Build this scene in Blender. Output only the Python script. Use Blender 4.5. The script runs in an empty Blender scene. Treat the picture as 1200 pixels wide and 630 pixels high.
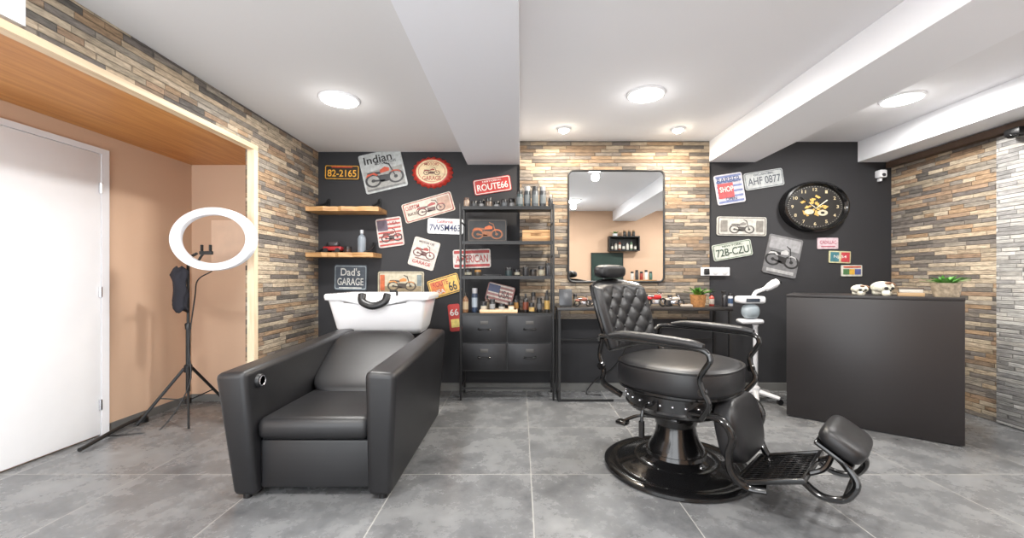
import bpy,bmesh,math,random
from mathutils import Vector,Matrix,Euler
random.seed(4)
F=485.0;H=1.1
def PX(px,d): return (px-610)*d/F
def PZ(py,d): return H+(325-py)*d/F
sc=bpy.context.scene
col=sc.collection
try: sc.view_settings.view_transform='Standard'
except: pass
pi=math.pi
# ---------------- materials ----------------
def lin(c):
    r=[]
    for v in c[:3]:
        v=v/255.0
        r.append(v/12.92 if v<=.04045 else ((v+.055)/1.055)**2.4)
    return r
MC={}
def mat(name,c,rough=.5,metal=0,var=.08,scale=9,bump=0,bscale=200,emit=0,trans=0,coat=0,stretch=None):
    if name in MC: return MC[name]
    m=bpy.data.materials.new(name);m.use_nodes=True;nt=m.node_tree
    p=nt.nodes['Principled BSDF'];L=nt.links
    tc=nt.nodes.new('ShaderNodeTexCoord');no=nt.nodes.new('ShaderNodeTexNoise');no.inputs['Scale'].default_value=scale;no.inputs['Detail'].default_value=4
    src=tc.outputs['Object']
    if stretch:
        mp=nt.nodes.new('ShaderNodeMapping');mp.inputs['Scale'].default_value=stretch;L.new(src,mp.inputs[0]);src=mp.outputs[0]
    L.new(src,no.inputs['Vector'])
    cr=nt.nodes.new('ShaderNodeValToRGB');l=lin(c)
    cr.color_ramp.elements[0].position=.3;cr.color_ramp.elements[1].position=.7
    cr.color_ramp.elements[0].color=[max(0,v*(1-var)) for v in l]+[1]
    cr.color_ramp.elements[1].color=[min(1,v*(1+var)) for v in l]+[1]
    L.new(no.outputs['Fac'],cr.inputs[0]);L.new(cr.outputs[0],p.inputs['Base Color'])
    p.inputs['Roughness'].default_value=rough;p.inputs['Metallic'].default_value=metal
    if emit:
        p.inputs['Emission Color'].default_value=l+[1];p.inputs['Emission Strength'].default_value=emit
    if trans: p.inputs['Transmission Weight'].default_value=trans
    if coat: p.inputs['Coat Weight'].default_value=coat
    if bump:
        n2=nt.nodes.new('ShaderNodeTexNoise');n2.inputs['Scale'].default_value=bscale;L.new(src,n2.inputs['Vector'])
        b=nt.nodes.new('ShaderNodeBump');b.inputs['Strength'].default_value=bump;b.inputs['Distance'].default_value=.003
        L.new(n2.outputs['Fac'],b.inputs['Height']);L.new(b.outputs[0],p.inputs['Normal'])
    MC[name]=m;return m
def C(r,g,b,rough=.5): return mat('paint_%d_%d_%d'%(r,g,b),(r,g,b),rough,var=.05)
def worn(r,g,b): return mat('worn_print_%d_%d_%d'%(r,g,b),(r,g,b),.45,var=.22,scale=26)
def mth(nt,op,a,b=None,c=None):
    n=nt.nodes.new('ShaderNodeMath');n.operation=op
    for i,v in enumerate((a,b,c)):
        if v is None: continue
        if isinstance(v,(int,float)): n.inputs[i].default_value=v
        else: nt.links.new(v,n.inputs[i])
    return n.outputs[0]
def stone(name,axis,cols=None,rh=.034,gain=1.0,mixv=.24,bright=1.0):
    m=bpy.data.materials.new(name);m.use_nodes=True;nt=m.node_tree;L=nt.links;p=nt.nodes['Principled BSDF']
    g=nt.nodes.new('ShaderNodeNewGeometry');s=nt.nodes.new('ShaderNodeSeparateXYZ');L.new(g.outputs['Position'],s.inputs[0])
    u=s.outputs[axis];v=s.outputs[2]
    vr=mth(nt,'DIVIDE',v,rh);row=mth(nt,'FLOOR',vr);fv=mth(nt,'FRACT',vr)
    def wn(a,b):
        c=nt.nodes.new('ShaderNodeCombineXYZ')
        for i,x in enumerate((a,b)):
            if isinstance(x,(int,float)): c.inputs[i].default_value=x
            else: L.new(x,c.inputs[i])
        w=nt.nodes.new('ShaderNodeTexWhiteNoise');w.noise_dimensions='3D';L.new(c.outputs[0],w.inputs['Vector']);return w.outputs['Value']
    r1=wn(row,3.3);r2=wn(row,11.7)
    w=mth(nt,'MULTIPLY_ADD',r1,.20,.13)
    uu=mth(nt,'ADD',mth(nt,'DIVIDE',u,w),mth(nt,'MULTIPLY',r2,9.0))
    uu=mth(nt,'ADD',uu,mth(nt,'MULTIPLY',mth(nt,'SINE',mth(nt,'MULTIPLY',uu,1.7)),.35))
    cell=mth(nt,'FLOOR',uu);fu=mth(nt,'FRACT',uu)
    idv=wn(cell,row);id2=wn(mth(nt,'ADD',cell,51.5),row)
    cr=nt.nodes.new('ShaderNodeValToRGB');cr.color_ramp.interpolation='CONSTANT'
    if cols is None:
        base=[(158,144,124),(114,107,101),(182,168,146),(142,116,92),(86,81,79),(168,150,126),(106,101,98),(148,120,92),(134,127,118),(74,70,69),(174,158,136),(122,102,84)]
        mn=(132,120,105);cols=[tuple(int(c[i]*(1-mixv)+mn[i]*mixv) for i in range(3)) for c in base]
    e=cr.color_ramp.elements
    e[0].position=0;e[0].color=lin(cols[0])+[1];e[1].position=1/len(cols);e[1].color=lin(cols[1])+[1]
    for i in range(2,len(cols)):
        k=e.new(i/len(cols));k.color=lin(cols[i])+[1]
    L.new(idv,cr.inputs[0])
    mp=nt.nodes.new('ShaderNodeMapping');L.new(g.outputs['Position'],mp.inputs[0]);mp.inputs['Scale'].default_value=[16,16,75]
    no=nt.nodes.new('ShaderNodeTexNoise');no.inputs['Scale'].default_value=1;no.inputs['Detail'].default_value=8;no.inputs['Roughness'].default_value=.65;L.new(mp.outputs[0],no.inputs['Vector'])
    mul=mth(nt,'MULTIPLY_ADD',no.outputs['Fac'],2.2*gain,1-1.15*gain)
    mul=mth(nt,'MULTIPLY',mul,mth(nt,'MULTIPLY_ADD',id2,.3*bright,.82*bright))
    ev=mth(nt,'MULTIPLY',mth(nt,'MINIMUM',fv,mth(nt,'SUBTRACT',1.0,fv)),rh)
    eu=mth(nt,'MULTIPLY',mth(nt,'MINIMUM',fu,mth(nt,'SUBTRACT',1.0,fu)),w)
    ed=mth(nt,'MINIMUM',mth(nt,'DIVIDE',mth(nt,'MINIMUM',ev,eu),.004),1.0)
    mul=mth(nt,'MULTIPLY',mul,mth(nt,'MULTIPLY_ADD',ed,.5,.5))
    vm=nt.nodes.new('ShaderNodeVectorMath');vm.operation='SCALE';L.new(cr.outputs[0],vm.inputs[0]);L.new(mul,vm.inputs['Scale'])
    L.new(vm.outputs[0],p.inputs['Base Color']);p.inputs['Roughness'].default_value=.72
    b=nt.nodes.new('ShaderNodeBump');b.inputs['Strength'].default_value=.6;b.inputs['Distance'].default_value=.014
    hh=mth(nt,'ADD',mth(nt,'MULTIPLY',ed,mth(nt,'MULTIPLY_ADD',id2,.7,.5)),mth(nt,'MULTIPLY',no.outputs['Fac'],.9))
    L.new(hh,b.inputs['Height']);L.new(b.outputs[0],p.inputs['Normal'])
    return m
def floormat():
    m=bpy.data.materials.new('grey_stone_tiles');m.use_nodes=True;nt=m.node_tree;L=nt.links;p=nt.nodes['Principled BSDF']
    g=nt.nodes.new('ShaderNodeNewGeometry');s=nt.nodes.new('ShaderNodeSeparateXYZ');L.new(g.outputs['Position'],s.inputs[0])
    T=.7216
    a=mth(nt,'DIVIDE',mth(nt,'SUBTRACT',s.outputs[0],.058-20*T),T);b=mth(nt,'DIVIDE',mth(nt,'SUBTRACT',s.outputs[1],3.757-20*T),T)
    fa=mth(nt,'FRACT',a);fb=mth(nt,'FRACT',b)
    ea=mth(nt,'MINIMUM',fa,mth(nt,'SUBTRACT',1.0,fa));eb=mth(nt,'MINIMUM',fb,mth(nt,'SUBTRACT',1.0,fb))
    gr=mth(nt,'LESS_THAN',mth(nt,'MINIMUM',ea,eb),.0034)
    c=nt.nodes.new('ShaderNodeCombineXYZ');L.new(mth(nt,'FLOOR',a),c.inputs[0]);L.new(mth(nt,'FLOOR',b),c.inputs[1])
    wn=nt.nodes.new('ShaderNodeTexWhiteNoise');L.new(c.outputs[0],wn.inputs['Vector'])
    va=nt.nodes.new('ShaderNodeVectorMath');va.operation='MULTIPLY_ADD';L.new(wn.outputs['Color'],va.inputs[0]);va.inputs[1].default_value=(9,9,9);L.new(g.outputs['Position'],va.inputs[2])
    n1=nt.nodes.new('ShaderNodeTexNoise');n1.inputs['Scale'].default_value=3.6;n1.inputs['Detail'].default_value=12;n1.inputs['Roughness'].default_value=.74;L.new(va.outputs[0],n1.inputs['Vector'])
    cr=nt.nodes.new('ShaderNodeValToRGB');cr.color_ramp.elements[0].position=.32;cr.color_ramp.elements[1].position=.70
    cr.color_ramp.elements[0].color=lin((80,81,83))+[1];cr.color_ramp.elements[1].color=lin((132,133,134))+[1]
    L.new(n1.outputs['Fac'],cr.inputs[0])
    mx=nt.nodes.new('ShaderNodeMix');mx.data_type='RGBA';L.new(gr,mx.inputs[0]);L.new(cr.outputs[0],mx.inputs[6]);mx.inputs[7].default_value=lin((160,159,155))+[1]
    L.new(mx.outputs[2],p.inputs['Base Color'])
    L.new(mth(nt,'MULTIPLY_ADD',n1.outputs['Fac'],.28,.13),p.inputs['Roughness'])
    return m
def wood(name,c1,c2,st,rough=.45):
    m=bpy.data.materials.new(name);m.use_nodes=True;nt=m.node_tree;L=nt.links;p=nt.nodes['Principled BSDF']
    g=nt.nodes.new('ShaderNodeNewGeometry');mp=nt.nodes.new('ShaderNodeMapping');mp.inputs['Scale'].default_value=st;L.new(g.outputs['Position'],mp.inputs[0])
    n=nt.nodes.new('ShaderNodeTexNoise');n.inputs['Scale'].default_value=1;n.inputs['Detail'].default_value=7;n.inputs['Distortion'].default_value=.6;L.new(mp.outputs[0],n.inputs['Vector'])
    cr=nt.nodes.new('ShaderNodeValToRGB');cr.color_ramp.elements[0].position=.3;cr.color_ramp.elements[1].position=.7
    cr.color_ramp.elements[0].color=lin(c1)+[1];cr.color_ramp.elements[1].color=lin(c2)+[1]
    L.new(n.outputs['Fac'],cr.inputs[0]);L.new(cr.outputs[0],p.inputs['Base Color']);p.inputs['Roughness'].default_value=rough
    return m
mFloor=floormat();mStoneX=stone('stone_cladding_x',0,gain=.85,mixv=.30,bright=.93);mStoneY=stone('stone_cladding_y',1,bright=1.25)  # side-wall stone lightened in colour to make up for grazing light
mSlate=stone('grey_slate_strips',1,[(176,174,170),(152,150,148),(190,188,184),(164,162,158),(182,178,172),(142,140,138)],.03,.7)
mCeil=mat('ceiling_paint',(230,230,233),.9,var=.01,scale=1)
mCeilL=mat('ceiling_paint_shaded',(206,205,205),.9,var=.01,scale=1)  # white ceiling paint darkened, shade of the left bay put into the colour
mBeam=mat('beam_paint_lit',(236,237,241),.9,var=.01,scale=1)  # white paint raised a little, stands in for light from below
mBeamShade=mat('beam_paint_shaded',(218,219,224),.9,var=.01,scale=1)  # beam white greyed, underside shade painted into the colour
mBlackW=mat('black_wall_paint',(38,38,41),.75,var=.06,scale=3)
mPink=mat('peach_wall_paint',(206,174,148),.85,var=.02,scale=1.5)
mWhite=mat('white_paint',(232,233,236),.55,var=.01)
mSof=wood('oak_soffit_planks',(180,118,58),(206,146,82),(28,2,2),.4)
mPine=wood('pale_pine',(206,182,150),(228,208,180),(20,20,3),.5)
mPineH=wood('pale_pine_h',(200,174,140),(224,202,170),(20,2,20),.5)
mShelfW=wood('shelf_wood',(140,98,58),(198,158,108),(4,20,50),.5)
mLea=mat('black_leather',(27,27,29),.36,var=.12,bump=.25,bscale=420,scale=5)
mMet=mat('black_gloss_metal',(14,14,15),.2,var=.1,coat=.4)
mMat=mat('black_matte_metal',(22,22,23),.45,var=.1)
mDesk=mat('black_desk_laminate',(34,31,32),.4,var=.06,scale=2)
mCer=mat('white_ceramic',(244,244,246),.12,var=.01,coat=.5)
mChr=mat('chrome',(200,200,205),.15,1,var=.03)
mRub=mat('black_plastic',(20,20,22),.4,var=.1)
mBase=mat('grey_baseboard',(104,104,102),.5,var=.08)
mMir=mat('mirror_glass',(235,238,238),.0,1,var=0)
mGlow=mat('lamp_glow',(255,250,240),.5,emit=24,var=0)
mSpot=mat('spot_glow',(255,240,214),.5,emit=120,var=0)
mRing=mat('ring_diffuser',(228,229,234),.4,emit=.06,var=0)
# ---------------- builder ----------------
def sp(v,e): return math.copysign(abs(v)**e,v)
def catmull(pts,n=6):
    P=[Vector(p) for p in pts]
    if len(P)<3: return P
    Q=[P[0]*2-P[1]]+P+[P[-1]*2-P[-2]];out=[]
    for i in range(1,len(Q)-2):
        a,b,c,d=Q[i-1:i+3]
        for k in range(n):
            t=k/n;out.append(.5*((2*b)+(c-a)*t+(2*a-5*b+4*c-d)*t*t+(3*b-a-3*c+d)*t**3))
    out.append(P[-1]);return out
def rrect(w,h,r,n=5,cx=0,cy=0):
    o=[];r=min(r,w/2*.99,h/2*.99)
    for (x,y,a) in ((w/2-r,h/2-r,0),(-w/2+r,h/2-r,90),(-w/2+r,-h/2+r,180),(w/2-r,-h/2+r,270)):
        for k in range(n+1):
            t=math.radians(a+90*k/n);o.append((cx+x+r*math.cos(t),cy+y+r*math.sin(t)))
    return o
class B:
    def __init__(s): s.bm=bmesh.new()
    def add(s,t,M=None):
        if M is not None: t.transform(M)
        me=bpy.data.meshes.new('t');t.to_mesh(me);t.free();s.bm.from_mesh(me);bpy.data.meshes.remove(me);return s
    def hexa(s,c,bev=0,seg=2,M=None):
        t=bmesh.new();v=[t.verts.new(p) for p in c]
        for f in ((0,3,2,1),(4,5,6,7),(0,1,5,4),(1,2,6,5),(2,3,7,6),(3,0,4,7)): t.faces.new([v[i] for i in f])
        if bev: bmesh.ops.bevel(t,geom=t.edges[:],offset=bev,segments=seg,affect='EDGES',profile=.5)
        return s.add(t,M)
    def box(s,x0,x1,y0,y1,z0,z1,bev=0,seg=2,M=None):
        return s.hexa([(x0,y0,z0),(x1,y0,z0),(x1,y1,z0),(x0,y1,z0),(x0,y0,z1),(x1,y0,z1),(x1,y1,z1),(x0,y1,z1)],bev,seg,M)
    def lathe(s,prof,c=(0,0,0),seg=28,M=None,sx=1,sy=1):
        t=bmesh.new();rings=[]
        for (r,z) in prof:
            if r<1e-5: rings.append([t.verts.new((c[0],c[1],c[2]+z))])
            else: rings.append([t.verts.new((c[0]+r*sx*math.cos(2*pi*i/seg),c[1]+r*sy*math.sin(2*pi*i/seg),c[2]+z)) for i in range(seg)])
        for a,b in zip(rings,rings[1:]):
            if len(a)==1 and len(b)==1: continue
            for i in range(seg):
                j=(i+1)%seg
                if len(a)==1: t.faces.new((a[0],b[i],b[j]))
                elif len(b)==1: t.faces.new((a[i],a[j],b[0]))
                else: t.faces.new((a[i],a[j],b[j],b[i]))
        for r in (rings[0],rings[-1]):
            if len(r)>1:
                try:t.faces.new(r)
                except:pass
        return s.add(t,M)
    def tube(s,pts,r,seg=10,sm=6,closed=False,flat=1.0,M=None):
        P=catmull(pts,sm) if sm else [Vector(p) for p in pts]
        n=len(P);t=bmesh.new();rings=[];up=None
        for i,p in enumerate(P):
            if closed: d=(P[(i+1)%n]-P[i-1])
            else: d=(P[min(i+1,n-1)]-P[max(i-1,0)])
            if d.length<1e-9: d=Vector((0,0,1))
            d.normalize()
            if up is None:
                up=Vector((0,0,1)) if abs(d.z)<.9 else Vector((1,0,0))
            x=up-d*up.dot(d)
            if x.length<1e-6: x=d.orthogonal()
            x.normalize();up=x;y=d.cross(x)
            rr=r if not isinstance(r,(list,tuple)) else (lambda q:r[int(q)]*(1-q%1)+r[min(int(q)+1,len(r)-1)]*(q%1))(i/(n-1)*(len(r)-1))
            rings.append([t.verts.new(p+x*rr*math.cos(2*pi*k/seg)+y*rr*flat*math.sin(2*pi*k/seg)) for k in range(seg)])
        m=n if closed else n-1
        for i in range(m):
            a=rings[i];b=rings[(i+1)%n]
            for k in range(seg): t.faces.new((a[k],a[(k+1)%seg],b[(k+1)%seg],b[k]))
        if not closed:
            t.faces.new(rings[0]);t.faces.new(rings[-1])
        return s.add(t,M)
    def sell(s,c,r,e=(1,1),nu=28,nv=16,M=None):
        t=bmesh.new();rings=[]
        for j in range(nv+1):
            ph=-pi/2+pi*j/nv
            if j in(0,nv): rings.append([t.verts.new((c[0],c[1],c[2]+r[2]*sp(math.sin(ph),e[0])))]);continue
            cp=sp(math.cos(ph),e[0])
            rings.append([t.verts.new((c[0]+r[0]*cp*sp(math.cos(2*pi*i/nu),e[1]),c[1]+r[1]*cp*sp(math.sin(2*pi*i/nu),e[1]),c[2]+r[2]*sp(math.sin(ph),e[0]))) for i in range(nu)])
        for a,b in zip(rings,rings[1:]):
            for i in range(nu):
                j=(i+1)%nu
                if len(a)==1: t.faces.new((a[0],b[j],b[i]))
                elif len(b)==1: t.faces.new((a[i],a[j],b[0]))
                else: t.faces.new((a[i],a[j],b[j],b[i]))
        return s.add(t,M)
    def prism(s,pts,y0,y1,bev=0,M=None):
        t=bmesh.new();a=[t.verts.new((p[0],y0,p[1])) for p in pts];b=[t.verts.new((p[0],y1,p[1])) for p in pts]
        n=len(pts);t.faces.new(a);t.faces.new(b[::-1])
        for i in range(n): t.faces.new((a[i],b[i],b[(i+1)%n],a[(i+1)%n]))
        if bev:
            ed=[e for e in t.edges if abs(e.verts[0].co.y-e.verts[1].co.y)<1e-7]
            bmesh.ops.bevel(t,geom=ed,offset=bev,segments=3,affect='EDGES',profile=.5)
        return s.add(t,M)
    def flat(s,pts,y,M=None):
        t=bmesh.new();t.faces.new([t.verts.new((p[0],y,p[1])) for p in pts]);return s.add(t,M)
    def ann(s,cx,cz,rx,rz,ix,iz,y,n=28):
        t=bmesh.new();a=[];b=[]
        for i in range(n):
            q=2*pi*i/n;a.append(t.verts.new((cx+rx*math.cos(q),y,cz+rz*math.sin(q))));b.append(t.verts.new((cx+ix*math.cos(q),y,cz+iz*math.sin(q))))
        for i in range(n):
            j=(i+1)%n;t.faces.new((a[i],a[j],b[j],b[i]))
        return s.add(t)
    def obj(s,name,m,par=None,label=None,cat=None,group=None,kind=None,loc=None,sharp=.6,rot=None):
        bm=s.bm;bmesh.ops.recalc_face_normals(bm,faces=bm.faces[:])
        for f in bm.faces: f.smooth=True
        for e in bm.edges:
            if len(e.link_faces)==2 and e.calc_face_angle(0)>sharp: e.smooth=False
        if par is None and loc is None:
            vs=[v.co for v in bm.verts]
            mn=[min(v[i] for v in vs) for i in range(3)];mxx=[max(v[i] for v in vs) for i in range(3)]
            loc=Vector(((mn[0]+mxx[0])/2,(mn[1]+mxx[1])/2,mn[2]));bm.transform(Matrix.Translation(-loc))
        me=bpy.data.meshes.new(name);bm.to_mesh(me);bm.free()
        if m: me.materials.append(m)
        o=bpy.data.objects.new(name,me);col.objects.link(o)
        if loc is not None: o.location=loc
        if rot: o.rotation_euler=rot
        if par: o.parent=par
        if label:o['label']=label
        if cat:o['category']=cat
        if group:o['group']=group
        if kind:o['kind']=kind
        return o
def root(name,loc,label,cat,group=None,rz=0):
    o=bpy.data.objects.new(name,None);o.empty_display_size=.1;o.location=loc;o.rotation_euler=(0,0,rz);col.objects.link(o)
    o['label']=label;o['category']=cat
    if group:o['group']=group
    return o
def text(s,w,h,m,par,loc,name='lettering',rot=(pi/2,0,0),ext=0.0):
    cu=bpy.data.curves.new('t','FONT');cu.body=s;cu.size=1;cu.offset=.012;cu.extrude=0
    t=bpy.data.objects.new('t',cu);col.objects.link(t)
    dg=bpy.context.evaluated_depsgraph_get();me=bpy.data.meshes.new_from_object(t.evaluated_get(dg))
    bpy.data.objects.remove(t)
    xs=[v.co.x for v in me.vertices];ys=[v.co.y for v in me.vertices]
    if not xs: return
    a,b=min(xs),max(xs);c,d=min(ys),max(ys)
    M=Matrix.Translation(Vector(loc))@Euler(rot).to_matrix().to_4x4()@Matrix.Diagonal((w/(b-a),h/(d-c),1,1))@Matrix.Translation(Vector((-(a+b)/2,-(c+d)/2,0)))
    me.transform(M);me.materials.clear();me.materials.append(m)
    o=bpy.data.objects.new(name,me);col.objects.link(o);o.parent=par;return o
def S(name,m,*boxes,**k):
    b=B()
    for x in boxes: b.box(*x)
    return b.obj(name,m,kind='structure',**k)
# ---------------- room ----------------
ZC=2.424;ZL=2.325;ZB=2.2246;YB=4.04;XL=-1.974;XW=-2.94;XR=3.62
S('floor',mFloor,(-3.1,3.8,-.5,4.25,-.1,0))
S('ceiling',mCeil,(-3.1,3.8,-.5,4.25,ZC,2.55))
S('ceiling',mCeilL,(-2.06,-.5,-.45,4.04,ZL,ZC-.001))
S('trim_1',mBeamShade,(-.516,-.008,-.24,4.038,2.2,ZC-.001))
S('trim_2',mBeam,(1.833,2.29,-.24,4.038,ZB,ZC-.001))
S('trim_3',mBeam,(3.29,XR,-.24,4.038,ZB,ZC-.001))
S('wall_back',mBlackW,(-2.06,3.8,YB,4.2,0,2.43))
S('trim_4',mStoneX,(-.008,1.833,4.015,4.0395,.70,ZC-.002))
S('wall_left',mPink,(-3.1,XW,-.4,3.86,0,2.424))
S('wall_niche',mPink,(XW,-2.062,3.70,3.86,0,2.424))
S('wall_brick',mStoneY,(-2.06,XL,3.1,YB,0,ZL-.001),(-2.06,XL,1.65,3.1,2.083,ZL-.001))
S('trim_5',mWhite,(XW,XL+.001,-.24,1.65,2.10,ZL-.001))
S('trim_6',mSof,(XW,-2.025,.9,3.70,2.105,2.14))
S('trim_7',mPineH,(-2.022,XL+.008,.9,3.1,2.048,2.082))
S('trim_8',mPine,(-2.018,XL+.008,3.055,3.1,0,2.047))
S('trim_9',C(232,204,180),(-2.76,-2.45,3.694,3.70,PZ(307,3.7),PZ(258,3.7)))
S('wall_right',mStoneY,(XR,3.8,3.1,YB,0,2.43))
S('wall_right',mWhite,(XR,3.8,-.4,3.1,0,2.43))
S('wall_front',mPink,(.5,3.8,-.4,-.25,0,2.43))
S('fill_opening_1',mMat,(-2.94,.5,-.38,-.32,0,.12),(-2.94,.5,-.38,-.32,2.25,2.42),(-2.94,-2.86,-.38,-.32,.12,2.25),(-1.2,-1.14,-.38,-.32,.12,2.25),(.42,.5,-.38,-.32,.12,2.25))  # unseen frame added around a gap left open for soft world light
S('baseboard_back',mBase,(XL,XR,4.022,4.04,0,.075))
S('baseboard_left',mBase,(XW,-2.062,3.685,3.70,0,.06),(XW,XW+.012,2.96,3.685,0,.06))
# door
b=B();b.box(XW,XW+.025,1.6,2.875,.012,1.955,.004);dr=b.obj('door_1',mWhite,kind='structure')
dx,dy,dz=dr.location
for z in (.22,1.0,1.72):
    B().lathe([(.010,-.035),(.010,.035)],(XW+.03-dx,2.868-dy,z-dz),10).obj('hinge',mChr,dr)
S('trim_10',mat('door_frame',(222,222,225),.5,var=.01),(XW,XW+.030,2.877,2.93,0,1.995),(XW,XW+.030,1.5,2.877,1.957,1.995))
b=B();b.box(3.585,3.617,2.1,3.12,.012,2.15,.003);b.obj('door_2',mSlate,kind='structure')
b=B();b.box(3.55,3.62,1.9,4.02,2.165,2.215);b.obj('trim_11',mat('brown_rail',(84,66,54),.5),kind='structure')
r=root('security_sensor',(3.53,2.95,2.13),'small black motion sensor at the head of the sliding door','sensor')
B().box(-.035,.045,-.05,.05,-.02,.035,.012).obj('housing',mRub,r);B().sell((-.02,0,-.02),(.03,.035,.02)).obj('lens',mMet,r)
r=root('security_camera',(PX(1034,3.99),4.0,PZ(205,3.99)),'small white wall-mounted alarm sensor near the corner','sensor')
B().box(-.035,.035,-.03,.04,-.025,.05,.012).obj('housing',mWhite,r);B().sell((0,-.026,0),(.02,.014,.016)).obj('lens',C(60,60,64),r)
B().box(-.010,.010,.0,.04,-.055,-.026,.004).obj('bracket',mWhite,r)
# ---------------- lights ----------------
def lamp(x,y,z,R,power,small=False,glow=1.5):
    r=root('downlight',(x,y,z),'small round recessed ceiling spotlight' if small else 'round white flush ceiling downlight glowing brightly','ceiling light',group='ceiling spotlights' if small else 'ceiling downlights')
    if small:
        B().lathe([(R*.95,-.018),(R*1.15,-.012),(R*1.3,0),(R,0)],(0,0,0),30).obj('bezel',mWhite,r)
        B().lathe([(0,-.040),(R*.5,-.036),(R*.9,-.020),(R*.9,-.012),(0,-.0115)],(0,0,0),30).obj('diffuser',mSpot,r)
    else:
        B().lathe([(R*1.0,-.014),(R*1.10,-.011),(R*1.14,0),(R,0)],(0,0,0),40).obj('bezel',mWhite,r)
        B().lathe([(0,-.017),(R*.9,-.017),(R,-.014),(R,-.009),(0,-.0085)],(0,0,0),40).obj('diffuser',mGlow,r)
    l=bpy.data.lights.new('lamp_light','AREA');l.shape='DISK';l.size=R*1.6;l.energy=power;l.color=(1,.98,.95)
    if small: l.color=(1,.88,.72)
    o=bpy.data.objects.new('lamp_light',l);o.location=(0,0,-.05 if small else -.03);o.parent=r;col.objects.link(o)
    if not small:
        l=bpy.data.lights.new('lamp_glow','POINT');l.shadow_soft_size=.05;l.energy=glow;l.color=(1,.98,.95)
        o=bpy.data.objects.new('lamp_glow',l);o.location=(0,0,-.11);o.parent=r;col.objects.link(o)
lamp(-1.243,2.843,ZL,.118,34)
lamp(.905,2.987,ZC,.12,36)
lamp(2.82,3.06,ZC,.118,34)
lamp(.386,3.68,ZC,.05,20,True);lamp(1.40,3.68,ZC,.05,20,True)
lamp(-1.243,.9,ZL,.13,38,glow=3);lamp(.905,.9,ZC,.13,38,glow=3);lamp(2.82,.9,ZC,.13,38,glow=3)  # unseen extra lamps above the camera, added to brighten the room
w=bpy.data.worlds.new('World');sc.world=w;w.use_nodes=True
w.node_tree.nodes['Background'].inputs[0].default_value=(.94,.97,1,1);w.node_tree.nodes['Background'].inputs[1].default_value=5.6
# ---------------- shampoo chair ----------------
sx,sy=-1.03,2.66
r=root('shampoo_chair',(sx,sy,0),'black leather salon washing armchair in front of the basin','chair')
def LX(x): return x-sx
def LY(y): return y-sy
def arm(sgn):
    c=-1.03
    def X(o): return LX(c+sgn*o)
    oB,iB,oT,iT=.392,.272,.435,.283
    cs=[(X(oB),LY(2.04),0.02),(X(iB),LY(2.04),.02),(X(iB),LY(3.24),.02),(X(oB),LY(3.24),.02),
        (X(oT),LY(1.97),.64),(X(iT),LY(1.97),.65),(X(iT),LY(3.30),.70),(X(oT),LY(3.30),.69)]
    b=B();b.hexa(cs,.030,6);return b
for sg in (-1,1):
    arm(sg).obj('armrest',mLea,r)
    for yy in (2.08,3.18): B().lathe([(.02,0),(.02,.03)],(LX(-1.03+sg*.34),LY(yy),0),12).obj('foot',mRub,r)
b=B();b.box(LX(-1.312),LX(-.748),LY(2.04),LY(2.72),.29,.405,.045,5);b.obj('seat',mLea,r)
b=B();b.box(LX(-1.305),LX(-.755),LY(2.075),LY(2.13),.045,.288,.012,3);b.obj('front_panel',mLea,r)
b=B();b.box(LX(-1.30),LX(-.76),LY(2.14),LY(3.15),.05,.285,.01);b.obj('frame',mRub,r)
M=Matrix.Translation((0,LY(2.56),.38))@Matrix.Rotation(math.radians(-58),4,'X')
b=B();b.sell((0,.005,.285),(.292,.06,.305),(.50,.32),48,30,M);b.obj('backrest',mLea,r,sharp=1.5)
MK=Matrix.Translation((LX(-1.313),LY(2.075),.585))@Matrix.Rotation(pi/2,4,'Y')
b=B();b.lathe([(.0,.018),(.03,.018),(.034,.012),(.034,-.02),(0,-.02)],(0,0,0),20,M=MK);b.obj('control_knob',mRub,r)
b=B();b.lathe([(.020,.020),(.024,.023),(.027,.020)],(0,0,0),20,M=MK);b.obj('knob_ring',mChr,r)
# basin
bx,by=-1.15,3.52
r=root('wash_basin',(bx,by,0),'white ceramic hair-washing basin with black neck rest behind the armchair','basin')
def ring(t,w,d,z,yo,e,notch=0,n=72):
    vs=[]
    for i in range(n):
        a=2*pi*i/n;x=w*sp(math.cos(a),e);y=yo+d*sp(math.sin(a),e);zz=z
        if notch and y<0: zz-=notch*math.exp(-(x/.085)**4)
        vs.append(t.verts.new((x,y,zz)))
    return vs
t=bmesh.new()
specs=[(.32,.17,.64,.03,.28,0),(.335,.20,.67,.02,.22,0),(.345,.21,.69,.01,.2,0),(.385,.25,.90,0,.18,.02),(.39,.255,.915,0,.18,.05),(.412,.272,.922,0,.18,.06),(.416,.278,.94,0,.18,.07),(.416,.278,.958,0,.18,.075),(.408,.270,.970,0,.18,.075),(.365,.235,.966,0,.22,.06),(.345,.215,.92,.0,.3,.03),(.28,.16,.80,.02,.5,0),(.1,.06,.76,.03,.8,0),(.02,.02,.755,.03,1,0)]
rs=[ring(t,a,b_,c,d,e,nn) for a,b_,c,d,e,nn in specs]
for a,b_ in zip(rs,rs[1:]):
    for i in range(72): t.faces.new((a[i],a[(i+1)%72],b_[(i+1)%72],b_[i]))
t.faces.new(rs[0]);t.faces.new(rs[-1])
b=B();b.add(t);b.obj('bowl',mCer,r,sharp=.9)
b=B();b.tube([(-.10,-.255,.968),(-.085,-.284,.91),(0,-.295,.878),(.085,-.284,.91),(.10,-.255,.968)],.026,12,flat=1.2);b.obj('neck_rest',mRub,r)
b=B();b.tube([(.13,-.1,.95),(.13,-.12,.985),(.1,-.18,.99)],.010,8);b.obj('faucet',mMat,r)
b=B();b.box(-.17,.17,-.12,.12,0,.62,.02,3);b.obj('pedestal',mRub,r)
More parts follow.
